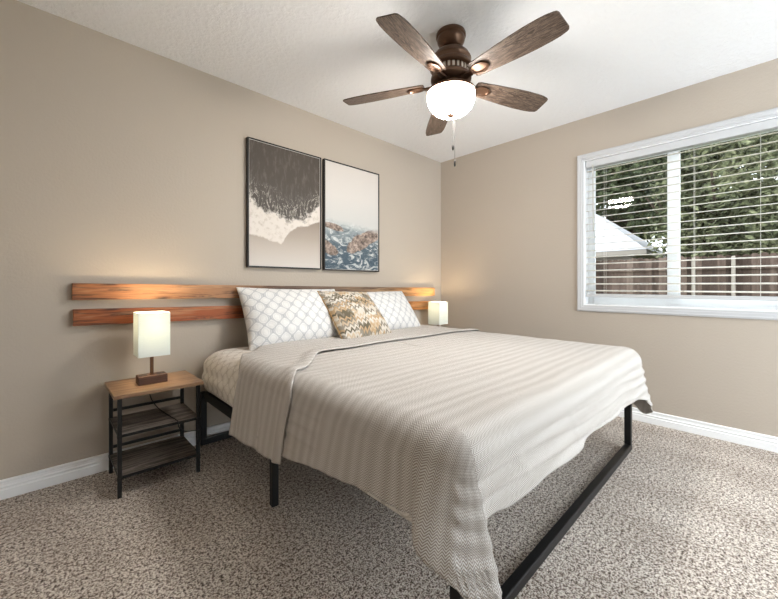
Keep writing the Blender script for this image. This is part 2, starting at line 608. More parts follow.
wpart(jm, 'window_jamb', M['jamb'])
sf = MB()
ym = -2.095
fx0, fx1 = .085, .135
fw = .045
a0, a1, c0, c1 = WY0 + t, WY1 - t, WZ0 + t, WZ1 - t
sf.box(fx0, fx1, a0, a0 + fw, c0, c1)
sf.box(fx0, fx1, a1 - fw, a1, c0, c1)
sf.box(fx0, fx1, a0 + fw, a1 - fw, c0, c0 + fw + .02)
sf.box(fx0, fx1, a0 + fw, a1 - fw, c1 - fw, c1)
sf.box(fx0, fx1, ym - .036, ym + .036, c0 + fw + .02, c1 - fw)
wpart(sf, 'sash_frame', M['vinyl'], bevel=.003)
for y0, y1 in ((a0 + fw, ym - .036), (ym + .036, a1 - fw)):
    wpart(MB().add([(.108, y0, c0 + fw + .02), (.108, y1, c0 + fw + .02), (.108, y1, c1 - fw), (.108, y0, c1 - fw)], [(0, 1, 2, 3)]), 'window_pane', M['glass'])

# horizontal blind inside the opening
bl = empty('window_blind', (.035, (WY0 + WY1) / 2, WZ1 - .01))
tag(bl, 'white horizontal slatted blind lowered and opened inside the window frame', 'blind')
bo = -Vector(bl.location)
BX = .036
by0, by1 = WY0 + .012, WY1 - .012
MB().box(BX - .03, BX + .03, by0, by1, WZ1 - .062, WZ1 - .008).build('headrail', M['trim'], bl, loc=bo, bevel=.003)
NS = 19
ztop, zbot = WZ1 - .095, .985
sl = MB()
tilt = math.radians(9)
for i in range(NS):
    z = lerp(ztop, zbot, i / (NS - 1)) + .004
    dx, dz = .025 * math.cos(tilt), .025 * math.sin(tilt)
    vs = []
    for (s, c) in ((-1, -.0), (-.5, .0022), (0, .003), (.5, .0022), (1, 0)):
        for hgt in (.0014, -.0014):
            vs += [(BX + dx * s, by0, z + dz * s + c + hgt), (BX + dx * s, by1, z + dz * s + c + hgt)]
    fs = []
    for q in range(4):
        o = q * 4
        fs += [(o, o + 4, o + 5, o + 1), (o + 2, o + 3, o + 7, o + 6)]
    fs += [(0, 1, 3, 2), (16, 18, 19, 17)]
    fs += [(0, 2, 6, 4), (4, 6, 10, 8), (8, 10, 14, 12), (12, 14, 18, 16), (1, 5, 7, 3), (5, 9, 11, 7), (9, 13, 15, 11), (13, 17, 19, 15)]
    sl.add(vs, fs)
sl.build('slats', M['blind'], bl, loc=bo)
MB().box(BX - .026, BX + .026, by0, by1, .936, .962).build('bottom_rail', M['trim'], bl, loc=bo, bevel=.004)
for y in (-1.66, -2.22, -2.545):
    lc = MB()
    for x in (BX - .027, BX + .027):
        lc.tube([(x, y, WZ1 - .06), (x, y, .962)], .0011, 5)
    lc.build('ladder_cord', M['cord'], bl, loc=bo)
MB().tube([(-.002, -1.58, WZ1 - .05), (.004, -1.583, 1.48)], .0042, 8).build('tilt_wand', M['cord'], bl, loc=bo, smooth=True)

# ------------------------------------------------------------------ outside
GZ = -.3
struct(MB().box(.14, 60, -40, 40, GZ - .1, GZ).build('ground', M['lawn']))
fc = tag(empty('wooden_fence', (5.0, -2.5, GZ)), 'weathered brown wooden privacy fence outside the window', 'fence')
fo = -Vector(fc.location)
pk = MB()
y = -8.0
rr = random.Random(3)
while y < 4.0:
    wd = .106
    h_ = 1.85 + rr.uniform(-.015, .015)
    x = 5.0 + rr.uniform(-.006, .006)
    pk.add([(x, y, GZ + .03), (x, y + wd, GZ + .03), (x, y + wd, GZ + h_ - .03), (x, y + wd - .03, GZ + h_), (x, y + .03, GZ + h_), (x, y, GZ + h_ - .03),
            (x + .018, y, GZ + .03), (x + .018, y + wd, GZ + .03), (x + .018, y + wd, GZ + h_ - .03), (x + .018, y + wd - .03, GZ + h_), (x + .018, y + .03, GZ + h_), (x + .018, y, GZ + h_ - .03)],
           [(0, 5, 4, 3, 2, 1), (6, 7, 8, 9, 10, 11)] + [(i, (i + 1) % 6, 6 + (i + 1) % 6, 6 + i) for i in range(6)])
    y += .100 + rr.uniform(0, .006)
pk.build('pickets', M['fence'], fc, loc=fo)
for z in (.3, 1.02, 1.6):
    MB().box(4.955, 4.992, -8, 4, GZ + z, GZ + z + .085).build('fence_rail', M['fence'], fc, loc=fo)
for y in (-6.6, -4.8, -2.226, -1.72, .9, 2.7):
    MB().lathe([(.026, GZ), (.026, GZ + 1.80), (.018, GZ + 1.82)], 4.93, y, 12).build('fence_post', M['galv'], fc, loc=fo)


def tree(x, y, r, h, zc, mat, label, n, seed, ls=1.0, name='leafy_tree', cat='tree'):
    R = random.Random(seed)
    root = tag(empty(name, (x, y, GZ)), label, cat, 'trees behind the fence')
    o = -Vector(root.location)
    tk = MB()
    tk.tube([(x, y, GZ), (x + .05, y + .04, zc - h * .5), (x, y + .1, zc)], [.16, .12, .06], 9)
    for k in range(5):
        a = R.uniform(0, 2 * PI)
        z0 = zc - h * R.uniform(.3, .6)
        tk.tube([(x + .03, y + .05, z0), (x + r * .4 * math.cos(a), y + r * .4 * math.sin(a), z0 + .5), (x + r * .8 * math.cos(a), y + r * .8 * math.sin(a), z0 + 1.1)], [.06, .04, .02], 7)
    tk.build('trunk', M['bark'], root, loc=o, smooth=True)
    lv = MB()
    lobes = [(R.uniform(-.6, .6) * r, R.uniform(-.6, .6) * r, R.uniform(-.75, .7) * h, R.uniform(.32, .55)) for _ in range(16)]
    for i in range(n):
        lx, ly, lz, lr = lobes[i % 16]
        d = Vector((R.gauss(0, 1), R.gauss(0, 1), R.gauss(0, 1))).normalized() * (R.random() ** .4)
        c = Vector((x + lx + d.x * lr * r, y + ly + d.y * lr * r, zc + lz + d.z * lr * h * .75))
        if c.z < GZ + .5:
            continue
        a = Vector((R.gauss(0, 1), R.gauss(0, 1), R.gauss(0, .6))).normalized()
        b = a.cross(Vector((R.gauss(0, 1), R.gauss(0, 1), R.gauss(0, 1)))).normalized()
        s = R.uniform(.05, .11) * ls
        lv.add([c - a * s, c + b * s * .42, c + a * s, c - b * s * .42], [(0, 1, 2, 3)])
    lv.build('crown', mat, root, loc=o)


tree(7.6, -1.9, 1.7, 2.6, 3.3, M['leaf0'], 'bushy green tree rising behind the fence right of the window bar', 15000, 1)
tree(7.9, -4.4, 1.9, 2.8, 3.5, M['leaf2'], 'olive tree behind the fence at the right edge of the window', 15000, 2)
tree(15.4, 1.3, 2.9, 3.4, 5.0, M['leaf1'], 'dark tree showing above the pale roof in the left window pane', 16000, 3, 2.1)
tree(8.6, -1.1, .95, 2.6, 3.2, M['leaf1'], 'narrow dark tree close to the window bar, right of the pale roof', 9000, 4, 1.2)
tree(10.5, -3.0, 2.6, 3.2, 4.0, M['leaf0'], 'tall green tree furthest back between the two nearer trees', 14000, 5, 1.7)
tree(17.5, 7.0, 2.8, 3.4, 5.0, M['leaf2'], 'pale olive tree beyond the roof at the far left of the window', 12000, 6, 2.0)

hs = tag(empty('neighbour_house', (9.5, 2.2, GZ)), 'neighbouring house with a pale hipped roof behind the fence', 'house')
ho = -Vector(hs.location)
MB().box(8.3, 12.3, -.10, 6.0, GZ, 1.85).build('house_wall', M['house_wall'], hs, loc=ho)
x0, x1, y0, y1 = 8.0, 12.6, -.48, 6.4
MB().add([(x0, y0, 1.98), (x1, y0, 1.98), (x1, y1, 1.98), (x0, y1, 1.98), (10.3, 1.5, 3.55), (11.5, 1.5, 3.55), (11.5, 4.2, 3.55), (10.3, 4.2, 3.55)],
         [(0, 4, 5, 1), (1, 5, 6, 2), (2, 6, 7, 3), (3, 7, 4, 0), (4, 7, 6, 5), (0, 1, 2, 3)]).build('roof', M['roof'], hs, loc=ho)
MB().box(x0 + .01, x1 - .01, y0 + .01, y1 - .01, 1.85, 1.975).build('eave', M['galv'], hs, loc=ho)


# ------------------------------------------------------------------ bed frame
FXL, FXR, FYH, FYF = -2.515, -.628, -.03, -1.99
bf = tag(empty('platform_bed', ((FXL + FXR) / 2, (FYH + FYF) / 2, 0)), 'black metal platform bed frame under the mattress', 'bed')
fo = -Vector(bf.location)
for y0, y1, nm in ((FYF, FYF + .04, 'foot_frame'), (FYH - .04, FYH, 'head_frame')):
    r = MB()
    FL, FR = (FXL + .04, FXR - .005) if nm == 'foot_frame' else (FXL - .042, FXR + .02)
    y1 = y0 + .036 if nm == 'foot_frame' else y1
    r.box(FL, FR, y0, y1, .006, .044)
    yy = y0 + (.12 if nm == 'foot_frame' else 0)
    r.box(FXL + (.10 if yy > y0 else -.02), FXR - (.10 if yy > y0 else -.01), yy, yy + .04, .307, .342)
    r.box(FL, FL + .036, y0, y1, .044, .345)
    r.box(FR - .036, FR, y0, y1, .044, .345)
    r.build(nm, M['black_metal'], bf, loc=fo, bevel=.004)
for x0, sg in ((FXL, 1), (FXR, -1)):
    for ya, yb, ins in ((-.99, FYH - .04, -.025), (FYF + .16, -.92, .10)):
        r = MB()
        for a_, b_, z0, z1 in ((0, .006, .30, .352), (.006, .045, .30, .306), (.006, .045, .322, .328)):
            r.box(min(x0 + sg * (ins + a_), x0 + sg * (ins + b_)), max(x0 + sg * (ins + a_), x0 + sg * (ins + b_)), ya, yb, z0, z1)
        r.build('side_rail', M['black_metal'], bf, loc=fo)
MB().box((FXL + FXR) / 2 - .02, (FXL + FXR) / 2 + .02, FYF + .04, FYH - .04, .285, .325).build('centre_rail', M['black_metal'], bf, loc=fo)
for i in range(10):
    y = lerp(FYH - .15, FYF + .15, i / 9)
    MB().box(FXL + (.045 if y > -.9 else .145), FXR - (.045 if y > -.9 else .145), y - .02, y + .02, .329, .341).build('cross_slat', M['black_metal'], bf, loc=fo)
for x0 in (FXL, FXR - .032):
    MB().box(x0, x0 + .032, -.978, -.945, 0, .30).build('leg', M['black_metal'], bf, loc=fo, bevel=.003)
MB().box(-1.99, -1.93, -1.92, -1.895, .235, .307).build('bracket', M['black_metal'], bf, loc=fo)

# ------------------------------------------------------------------ mattress in a fitted sheet
MXL, MXR, MYH, MYF, MZ0, MZ1 = -2.55, -.60, -.035, -2.01, .353, .618
mt = tag(empty('mattress', ((MXL + MXR) / 2, (MYH + MYF) / 2, MZ0)), 'thick mattress in a patterned cream fitted sheet on the bed frame', 'mattress')
mo = -Vector(mt.location)


def rrect(x0, x1, y0, y1, r, step=.03):
    pts = []
    for cx, cy, a0 in ((x1 - r, y1 - r, 0), (x0 + r, y1 - r, 90), (x0 + r, y0 + r, 180), (x1 - r, y0 + r, 270)):
        for k in range(9):
            a = math.radians(a0 + k * 90 / 8)
            pts.append(Vector((cx + r * math.cos(a), cy + r * math.sin(a), 0)))
    out = []
    n = len(pts)
    for i in range(n):
        a, b = pts[i], pts[(i + 1) % n]
        m = max(1, int((b - a).length / step))
        for k in range(m):
            out.append(a.lerp(b, k / m))
    return out


def mattress_sheet():
    ring = rrect(MXL, MXR, MYF, MYH, .07)
    ctr = Vector(((MXL + MXR) / 2, (MYH + MYF) / 2, 0))
    L = [0]
    for i in range(1, len(ring)):
        L.append(L[-1] + (ring[i] - ring[i - 1]).length)
    prof = []          # (inset, z)
    for k in range(6):
        a = k / 5 * PI / 2
        prof.append((.05 - .05 * math.sin(a), MZ0 + .05 - .05 * math.cos(a)))
    for k in range(1, 8):
        prof.append((-.008 * math.sin(k / 8 * PI), lerp(MZ0 + .05, MZ1 - .10, k / 8)))
    for k in range(10):
        a = k / 9 * PI / 2
        prof.append((.12 - .12 * math.cos(a), MZ1 - .10 + .10 * math.sin(a)))
    for ins in (.2, .35, .55, .75, .95):
        prof.append((ins, MZ1 + .004))
    rows, uvs = [], []
    for k, (ins, z) in enumerate(prof):
        R, U = [], []
        for i in list(range(len(ring))) + [0]:
            p = ring[i]
            d = Vector((p.x - ctr.x, p.y - ctr.y, 0))
            # inset towards the core rectangle
            hx, hy = (MXR - MXL) / 2, (MYH - MYF) / 2
            q = Vector((ctr.x + d.x * max(0, hx - ins) / hx, ctr.y + d.y * max(0, hy - ins) / hy, z))
            if z < MZ1 - .03 and k > 2:
                s = noise.noise(Vector((p.x * 5, p.y * 5, z * 16))) * .010 + noise.noise(Vector((p.x * 2.2 + z * 12, p.y * 2.2 + z * 9, z * 30))) * .010
                s *= smooth((MZ1 - .03 - z) / .1)
                q += d.normalized() * s
            elif z >= MZ1 - .03:
                q.z += noise.noise(Vector((q.x * 4, q.y * 4, 3))) * .004
            R.append(q)
            U.append((p.x if abs(d.x / hx) < abs(d.y / hy) else p.y, z) if ins < .12 and z < MZ1 - .02 else (q.x, q.y))
        rows.append(R)
        uvs.append(U)
    return grid_mesh('fitted_sheet', rows, uvs, M['sheet'], mt, loc=mo)


mattress_sheet()
MB().box(MXL + .05, MXR - .05, MYF + .05, MYH - .05, MZ0 + .001, MZ1 - .06).build('mattress_core', M['vinyl'], mt, loc=mo)

# ------------------------------------------------------------------ blanket
ZT = .650
UXL, UXR, UYF = -2.562, -.592, -2.055
RE = .092
# rows around the U: (Bx,By, Ux,Uy, Qx,Qy, drop, sx,sy spine, corner flag)
ROWS = []
XM = (UXL + UXR) / 2


def spine(y):
    return Vector((XM, y))


HEML = [(-.7, .355), (-1.0, .325), (-1.25, .285), (-1.36, .270), (-1.48, .250), (-1.6, .235), (-1.76, .213), (-1.9, .214)]


def interp(tab, x):
    if x >= tab[0][0]:
        return tab[0][1]
    for (a, va), (b, vb) in zip(tab, tab[1:]):
        if x >= b:
            return lerp(va, vb, (x - a) / (b - a))
    return tab[-1][1]


for f in (-.35, -.15, 0, .15, .3, .45, .6, .75, .9):
    qy = lerp(-1.230, -1.925, f)
    ROWS.append(((UXL + RE, lerp(-1.131, -1.88, f)), (UXL, lerp(-1.256, -1.90, f)), (UXL - .034, qy), interp(HEML, min(qy, -1.25)) + .008, (XM, lerp(-.840, UYF + 1.0, f))))
SP = (XM, UYF + 1.0)
ROWS += [
    ((-2.470, -1.905), (-2.562, -1.905), (-2.596, -1.925), .214, SP),
    ((-2.468, -1.938), (-2.556, -1.950), (-2.612, -1.950), .255, SP),
    ((-2.466, -1.953), (-2.546, -1.985), (-2.610, -1.985), .290, SP),
    ((-2.464, -1.960), (-2.530, -2.018), (-2.585, -2.040), .325, SP),
    ((-2.462, -1.964), (-2.515, -2.038), (-2.530, -2.085), .395, SP),
    ((-2.458, -1.965), (-2.500, -2.050), (-2.468, -2.125), .455, SP),
    ((-2.450, -1.965), (-2.488, -2.055), (-2.468, -2.095), .37, SP),
    ((-2.440, -1.965), (-2.465, -2.058), (-2.478, -2.072), .235, SP),
    ((-2.405, -1.965), (-2.420, -2.058), (-2.425, -2.070), .212, SP),
]
for x, z in ((-2.35, .420), (-2.2, .428), (-2.05, .424), (-1.95, .410), (-1.85, .405), (-1.77, .420), (-1.70, .426), (-1.5, .416), (-1.25, .408), (-1.0, .398), (-.86, .385)):
    ROWS.append(((x, -1.965), (x, UYF), (x + .003, UYF - .016), ZT - z, SP))
ROWS += [
    ((-.72, -1.965), (-.735, UYF), (-.735, UYF - .018), .29, SP),
    ((-.69, -1.962), (-.675, -2.048), (-.665, -2.078), .33, SP),
    ((-.684, -1.955), (-.635, -2.030), (-.585, -2.085), .39, SP),
    ((-.682, -1.945), (-.605, -2.000), (-.535, -2.03), .43, SP),
    ((-.682, -1.91), (-.59, -1.95), (-.545, -1.94), .36, SP),
]
for f in (.9, .7, .5, .3, .15, 0, -.15, -.35):
    ROWS.append(((UXR - RE, lerp(-.898, -1.85, f)), (UXR, lerp(-.920, -1.86, f)), (UXR + .030, lerp(-.97, -1.88, f)), .35, (XM, lerp(-.840, UYF + 1.0, f))))


def cr(a, b, c, d, t):
    return .5 * ((2 * b) + (c - a) * t + (2 * a - 5 * b + 4 * c - d) * t * t + (3 * b - a - 3 * c + d) * t ** 3)


def flatten(r):
    return [r[0][0], r[0][1], r[1][0], r[1][1], r[2][0], r[2][1], r[3], r[4][0], r[4][1]]


def resample(rows, step=.016):
    R = [flatten(r) for r in rows]
    out = []
    for i in range(len(R) - 1):
        a, b, c, d = R[max(0, i - 1)], R[i], R[i + 1], R[min(len(R) - 1, i + 2)]
        ln = max(math.hypot(c[4] - b[4], c[5] - b[5]), math.hypot(c[2] - b[2], c[3] - b[3]), abs(c[6] - b[6]))
        n = max(2, int(ln / step))
        for k in range(n):
            t = k / n
            q = []
            for j in range(9):
                if j in (7, 8):
                    q.append(lerp(b[j], c[j], t))
                else:
                    q.append(cr(a[j], b[j], c[j], d[j], t))
            out.append(q)
    out.append(R[-1])
    return out


def drape_point(q, s, lift=0.0):
    """s in [0,1] spine->B, [1,2] rounding, [2,3] hang"""
    bx, by, ux, uy, qx, qy, D, sx, sy = q
    B, U, Q = Vector((bx, by)), Vector((ux, uy)), Vector((qx, qy))
    nrm = (U - B).normalized()
    lenB = (U - B).length
    if s <= 1:
        p = Vector((sx, sy)).lerp(B, s)
        z = ZT + noise.noise(Vector((p.x * 3, p.y * 3, 1))) * .006 + noise.noise(Vector((p.x * 1.2, p.y * 11, 5))) * .003
        z += lift
        return Vector((p.x, p.y, z)), (p.x, p.y), 0
    rz = .088
    if s <= 2:
        a = (s - 1) * PI / 2
        p = B + nrm * ((lenB + lift) * math.sin(a))
        z0 = noise.noise(Vector((B.x * 3, B.y * 3, 1))) * .006 + noise.noise(Vector((B.x * 1.2, B.y * 11, 5))) * .003
        z = ZT - rz + (rz + lift) * math.cos(a) + z0 * math.cos(a)
        arc = (s - 1) * (PI / 2) * .5 * (lenB + rz)
        return Vector((p.x, p.y, z)), (B.x + nrm.x * arc, B.y + nrm.y * arc), 0
    t = s - 2
    hang = max(.02, D - rz)
    p = (U + nrm * lift).lerp(Q + nrm * lift, t ** .9)
    z = ZT - rz - hang * t
    arc = (PI / 2) * .5 * (lenB + rz) + hang * t
    return Vector((p.x, p.y, z)), (B.x + nrm.x * arc, B.y + nrm.y * arc), t


def fold(q, p, t, nrm, i):
    """soft hanging folds on the sides, ripples on the foot"""
    if t <= 0:
        return p
    if abs(nrm.x) > abs(nrm.y):      # side: vertical folds
        a = noise.noise(Vector((q[5] * 9, 0, 2))) * .011 + noise.noise(Vector((q[5] * 24, t * .6, 7))) * .011
        a *= smooth(t * 1.2)
    else:
        z = p.z
        a = math.sin((z * 1.0 + q[4] * .05) * 2 * PI / .052 + 2 * noise.noise(Vector((q[4] * 2, z * 5, 0)))) * .0055
        a += noise.noise(Vector((q[4] * 4, z * 8, 4))) * .010 * smooth(t * 1.5)
        a += .006 * smooth(t) * noise.noise(Vector((q[4] * 5, 0, 9)))
        # a slanted crease running down the foot
        cx = -2.30 + (.56 - z) * .75
        a += .007 * math.exp(-((q[4] - cx) / .016) ** 2) * (1 - .7 * t)
        cx = -1.86 + (.6 - z) * .35
        a += .005 * math.exp(-((q[4] - cx) / .013) ** 2) * (1 - .7 * t)
    return p + Vector((nrm.x, nrm.y, 0)) * a


blk = tag(empty('blanket', (XM, -1.1, ZT)), 'grey beige herringbone blanket draped over the bed', 'blanket')
bko = -Vector(blk.location)


def build_blanket():
    rows = resample(ROWS)
    ss = [k / 26 for k in range(26)] + [1 + k / 9 for k in range(9)] + [2 + k / 22 for k in range(23)]
    P, U = [], []
    ridge = min((i for i in range(len(rows)) if rows[i][4] < -2.3), key=lambda i: rows[i][5])
    vp, acc = [], rows[0][5]
    for i, q in enumerate(rows):
        if i:
            acc -= math.hypot(q[4] - rows[i - 1][4], q[5] - rows[i - 1][5])
        vp.append(acc)
    for i, q in enumerate(rows):
        nrm = Vector((q[2] - q[0], q[3] - q[1])).normalized()
        R, T = [], []
        for s in ss:
            p, uv, t = drape_point(q, s)
            # flatten hem wobble
            if t > 0:
                p = fold(q, p, t, nrm, i)
                p.z += noise.noise(Vector((q[4] * 5, q[5] * 5, 0))) * .002 * t
            if i <= ridge and s > 1:
                uv = (q[0] - math.hypot(uv[0] - q[0], uv[1] - q[1]), lerp(q[1], vp[i], min(1, s - 1)))
            R.append(p)
            T.append(uv)
        P.append(R)
        U.append(T)
    grid_mesh('cover', P, U, M['blanket'], blk, solid=.004, offset=-1, loc=bko)


def build_cuff():
    # the head end folded back: a second layer from hem to hem
    zc = ZT + .004
    NW, out, uvo = 34, [], []
    xl, xr = UXL, UXR
    # cross profile parameter: left hem -> top -> right hem
    prof = []
    for k in range(24):
        prof.append(('L', 1 - k / 24))
    for k in range(10):
        prof.append(('LA', k / 10))
    for k in range(61):
        prof.append(('T', k / 60))
    for k in range(1, 10):
        prof.append(('RA', k / 10))
    for k in range(25):
        prof.append(('R', k / 24))
    for w_ in [k / NW for k in range(NW)] + [.985, 1.0]:
        inw = -.011 * smooth((w_ - .78) / .16) + .003 * smooth((w_ - .97) / .03)
        R, T = [], []
        for kind, t in prof:
            head_top, seam_top = -.20, -.835
            if kind == 'T':
                x = lerp(xl + RE, xr - RE, t)
                e = smooth((-2.12 - x) / (-2.12 - xl - RE)) if x < -2.1 else smooth((x + .95) / .3) * .2
                yh, ys = head_top - .32 * e, seam_top - .29 * e
                y = lerp(yh, ys, w_)
                z = zc + noise.noise(Vector((x * 3, y * 3, 1))) * .006 + noise.noise(Vector((x * 1.2, y * 11, 5))) * .003
                if w_ < .2:
                    z -= .006 * (1 - w_ / .2)
                p = Vector((x, y, z - inw))
                uv = (x, y)
            else:
                left = kind[0] == 'L'
                x0 = xl if left else xr
                sgn = -1 if left else 1
                sc = 1.0 if left else .3
                if len(kind) == 2:
                    a = (1 - t if left else t) * PI / 2
                    yh, ys = -.52 - .18 * math.sin(a), -1.125 - .125 * math.sin(a)
                    if not left:
                        yh, ys = -.264 - .016 * math.sin(a), -.893 - .022 * math.sin(a)
                    y = lerp(yh, ys, w_)
                    bx = x0 - sgn * RE
                    p = Vector((bx + sgn * (RE - inw) * math.sin(a), y, zc - .09 + (.09 - inw) * math.cos(a)))
                    z0 = noise.noise(Vector((bx * 3, y * 3, 1))) * .006 + noise.noise(Vector((bx * 1.2, y * 11, 5))) * .003
                    p.z += z0 * math.cos(a)
                    uv = (bx + sgn * RE * a, y)
                else:
                    yh = lerp(-.70, -.675, t) if left else -.28 - .1 * t
                    ys = lerp(-1.25, -1.225, t) if left else -.915 - .1 * t
                    y = lerp(yh, ys, w_)
                    ztop_ = zc - .09
                    zh = lerp(.276, .322, w_) if left else .3
                    z = lerp(ztop_, zh, t)
                    a = noise.noise(Vector((y * 9, 0, 2))) * .011 + noise.noise(Vector((y * 24, t * .6, 7))) * .012
                    x = x0 + sgn * (.036 * t ** .9 + a * smooth(t * 1.2) + .003 - inw)
                    z += noise.noise(Vector((y * 7, 3, 0))) * .008 * t
                    p = Vector((x, y, z))
                    uv = (x0 + sgn * (.08 + (ztop_ - z)), y)
            R.append(p)
            T.append(uv)
        out.append(R)
        uvo.append(T)
    grid_mesh('folded_cuff', out, uvo, M['blanket'], blk, solid=.004, offset=0, loc=bko)


build_blanket()
build_cuff()


# ------------------------------------------------------------------ pillows
def pillow(name, label, cat, wd, ht, th, mat, loc, rot, kx=.05, kz=.05, group=None, edge=None, seed=0, shear=0.0, uvoff=0):
    n = 34
    root = tag(empty(name), label, cat, group)
    root.matrix_world = Matrix.Translation(loc) @ rot
    for side, pname in ((1, 'front_panel'), (-1, 'back_panel')):
        P, U = [], []
        for i in range(n + 1):
            R, T = [], []
            for j in range(n + 1):
                s, t = math.sin((j / n - .5) * PI), math.sin((i / n - .5) * PI)
                x = wd / 2 * s * (1 - kx * (1 - t * t) * s * s)
                z = ht / 2 * t * (1 - kz * (1 - s * s) * t * t)
                f = (max(0, 1 - s * s) * max(0, 1 - t * t)) ** .42
                yy = -side * th / 2 * f * (1 + .10 * noise.noise(Vector((s * 2, t * 2, seed))))
                yy += .012 * noise.noise(Vector((s * 5, t * 5, seed + 3))) * f
                yy *= (1.12 - .18 * t)
                x += shear * z
                R.append(Vector((x, yy, z)))
                T.append((x * 1.0 + uvoff, z))
            P.append(R if side > 0 else R[::-1])
            U.append(T if side > 0 else T[::-1])
        o = grid_mesh(pname, P, U, mat, root)
    if edge:
        pts = []
        for i in range(4 * n + 1):
            k = i % (4 * n)
            q, m = divmod(k, n)
            a = math.sin((m / n - .5) * PI)
            s, t = [(a, -1), (1, a), (-a, 1), (-1, -a)][q]
            x = wd / 2 * s * (1 - kx * (1 - t * t) * s * s)
            z = ht / 2 * t * (1 - kz * (1 - s * s) * t * t)
            pts.append((x + shear * z, 0, z))
        MB().tube(pts, .005, 6).build('piping', edge, root, smooth=True)
    return root


def eul(rx, ry, rz):
    return Matrix.Rotation(math.radians(rz), 4, 'Z') @ Matrix.Rotation(math.radians(rx), 4, 'X') @ Matrix.Rotation(math.radians(ry), 4, 'Y')


pillow('bed_pillow', 'white and grey lattice pillow at the left of the bed against the planks', 'pillow', .80, .48, .21, M['pillowcase'],
       Vector((-1.945, -.205, .805)), eul(-31, 1.5, 0), .05, .09, 'lattice bed pillows', seed=1)
pillow('bed_pillow', 'white and grey lattice pillow at the right, half hidden by the throw pillow', 'pillow', .80, .46, .21, M['pillowcase'],
       Vector((-1.13, -.215, .79)), eul(-36, 0, 0), .05, .09, 'lattice bed pillows', seed=5, uvoff=.4)
pillow('throw_pillow', 'square tan, olive and white flame-stitch throw pillow leaning between the bed pillows', 'throw pillow', .50, .49, .17, M['throw'],
       Vector((-1.515, -.345, .80)), eul(-43, 2, 3), .05, .05, edge=M['throw_edge'], seed=9)


# ------------------------------------------------------------------ headboard planks on the wall
def plank(name, label, x0, zl, x1, zr, hh, mat):
    L = math.hypot(x1 - x0, zr - zl)
    o = MB().box(-L / 2, L / 2, -.042, 0, -hh / 2, hh / 2).build(name, mat, bevel=.002)
    o.location = ((x0 + x1) / 2, -.001, (zl + zr) / 2)
    o.rotation_euler = (0, -math.atan2(zr - zl, x1 - x0), 0)
    return tag(o, label, 'headboard plank', 'headboard planks')


plank('headboard_plank', 'upper long reclaimed wood plank on the wall behind the bed', -3.173, 1.000, -.165, .962, .088, M['plank_upper'])
plank('headboard_plank', 'lower long orange-brown wood plank on the wall just above the lamp shades', -3.169, .862, -.15, .815, .087, M['plank_lower'])


# ------------------------------------------------------------------ framed prints
def art(label, x0, x1, z0, z1, mat):
    cx, cz = (x0 + x1) / 2, (z0 + z1) / 2
    root = tag(empty('framed_print', (cx, -.004, cz)), label, 'picture', 'framed prints over the bed')
    w2, h2, fw_ = (x1 - x0) / 2, (z1 - z0) / 2, .010
    fr = MB()
    fr.box(-w2, -w2 + fw_, -.032, 0, -h2, h2)
    fr.box(w2 - fw_, w2, -.032, 0, -h2, h2)
    fr.box(-w2 + fw_, w2 - fw_, -.032, 0, h2 - fw_, h2)
    fr.box(-w2 + fw_, w2 - fw_, -.032, 0, -h2, -h2 + fw_)
    fr.build('frame', M['black_frame'], root, bevel=.0015)
    bd = MB()
    a, b = w2 - fw_, h2 - fw_
    m = .0028
    bd.box(-a, -a + m, -.026, -.004, -b, b)
    bd.box(a - m, a, -.026, -.004, -b, b)
    bd.box(-a + m, a - m, -.026, -.004, b - m, b)
    bd.box(-a + m, a - m, -.026, -.004, -b, -b + m)
    bd.build('border', M['mat_board'], root)
    MB().box(-a + m, a - m, -.025, -.004, -b + m, b - m).build('print', mat, root)


art('framed beach print with dark water and white surf, left of the two over the bed', -2.243, -1.633, 1.163, 2.085, M['beach'])
art('framed print of pale sky over rocky sea, right of the two over the bed', -1.604, -.987, 1.16, 2.088, M['sea'])


# ------------------------------------------------------------------ nightstands
def nightstand():
    root = empty('nightstand', (-2.83, -.225, 0))
    o = -Vector(root.location)
    X0, X1, Y0, Y1 = -3.005, -2.655, -.385, -.065
    MB().box(-3.03, -2.63, -.402, -.04, .482, .50).build('table_top', M['table_top'], root, loc=o, bevel=.002)
    for x in (X0, X1):
        for y in (Y0, Y1):
            l = MB().box(x - .0085, x + .0085, y - .0085, y + .0085, 0, .482)
            for z in (.29, .085):
                l.box(x - .010, x + .010, y - .010, y + .010, z, z + .012)
            l.build('leg', M['black_metal'], root, loc=o)
    for z in (.30, .098):
        MB().box(X0 - .004, X1 + .004, Y0 - .002, Y1 + .006, z - .006, z + .004).build('shelf', M['shelf'], root, loc=o)
        e = MB()
        e.box(X0 + .01, X1 - .01, Y0 - .008, Y0 - .002, z - .008, z + .005)
        e.box(X0 + .01, X1 - .01, Y1 - .006, Y1 + .006, z + .036, z + .050)
        e.box(X0 - .006, X0 - .004, Y0 + .01, Y1 - .01, z - .008, z + .005)
        e.box(X1 + .004, X1 + .006, Y0 + .01, Y1 - .01, z - .008, z + .005)
        e.build('shelf_rail', M['black_metal'], root, loc=o)
    return root


ns = tag(nightstand(), 'small wood-topped black metal nightstand with two dark shelves left of the bed', 'nightstand', 'nightstands beside the bed')
ns.location.x -= .009
ns2 = tag(copy_tree(ns), 'wood-topped nightstand hidden beyond the bed in the corner, under the far lamp', 'nightstand', 'nightstands beside the bed')
ns2.location = (-.30, -.225, 0)
ns2.scale = (1, 1, .95)


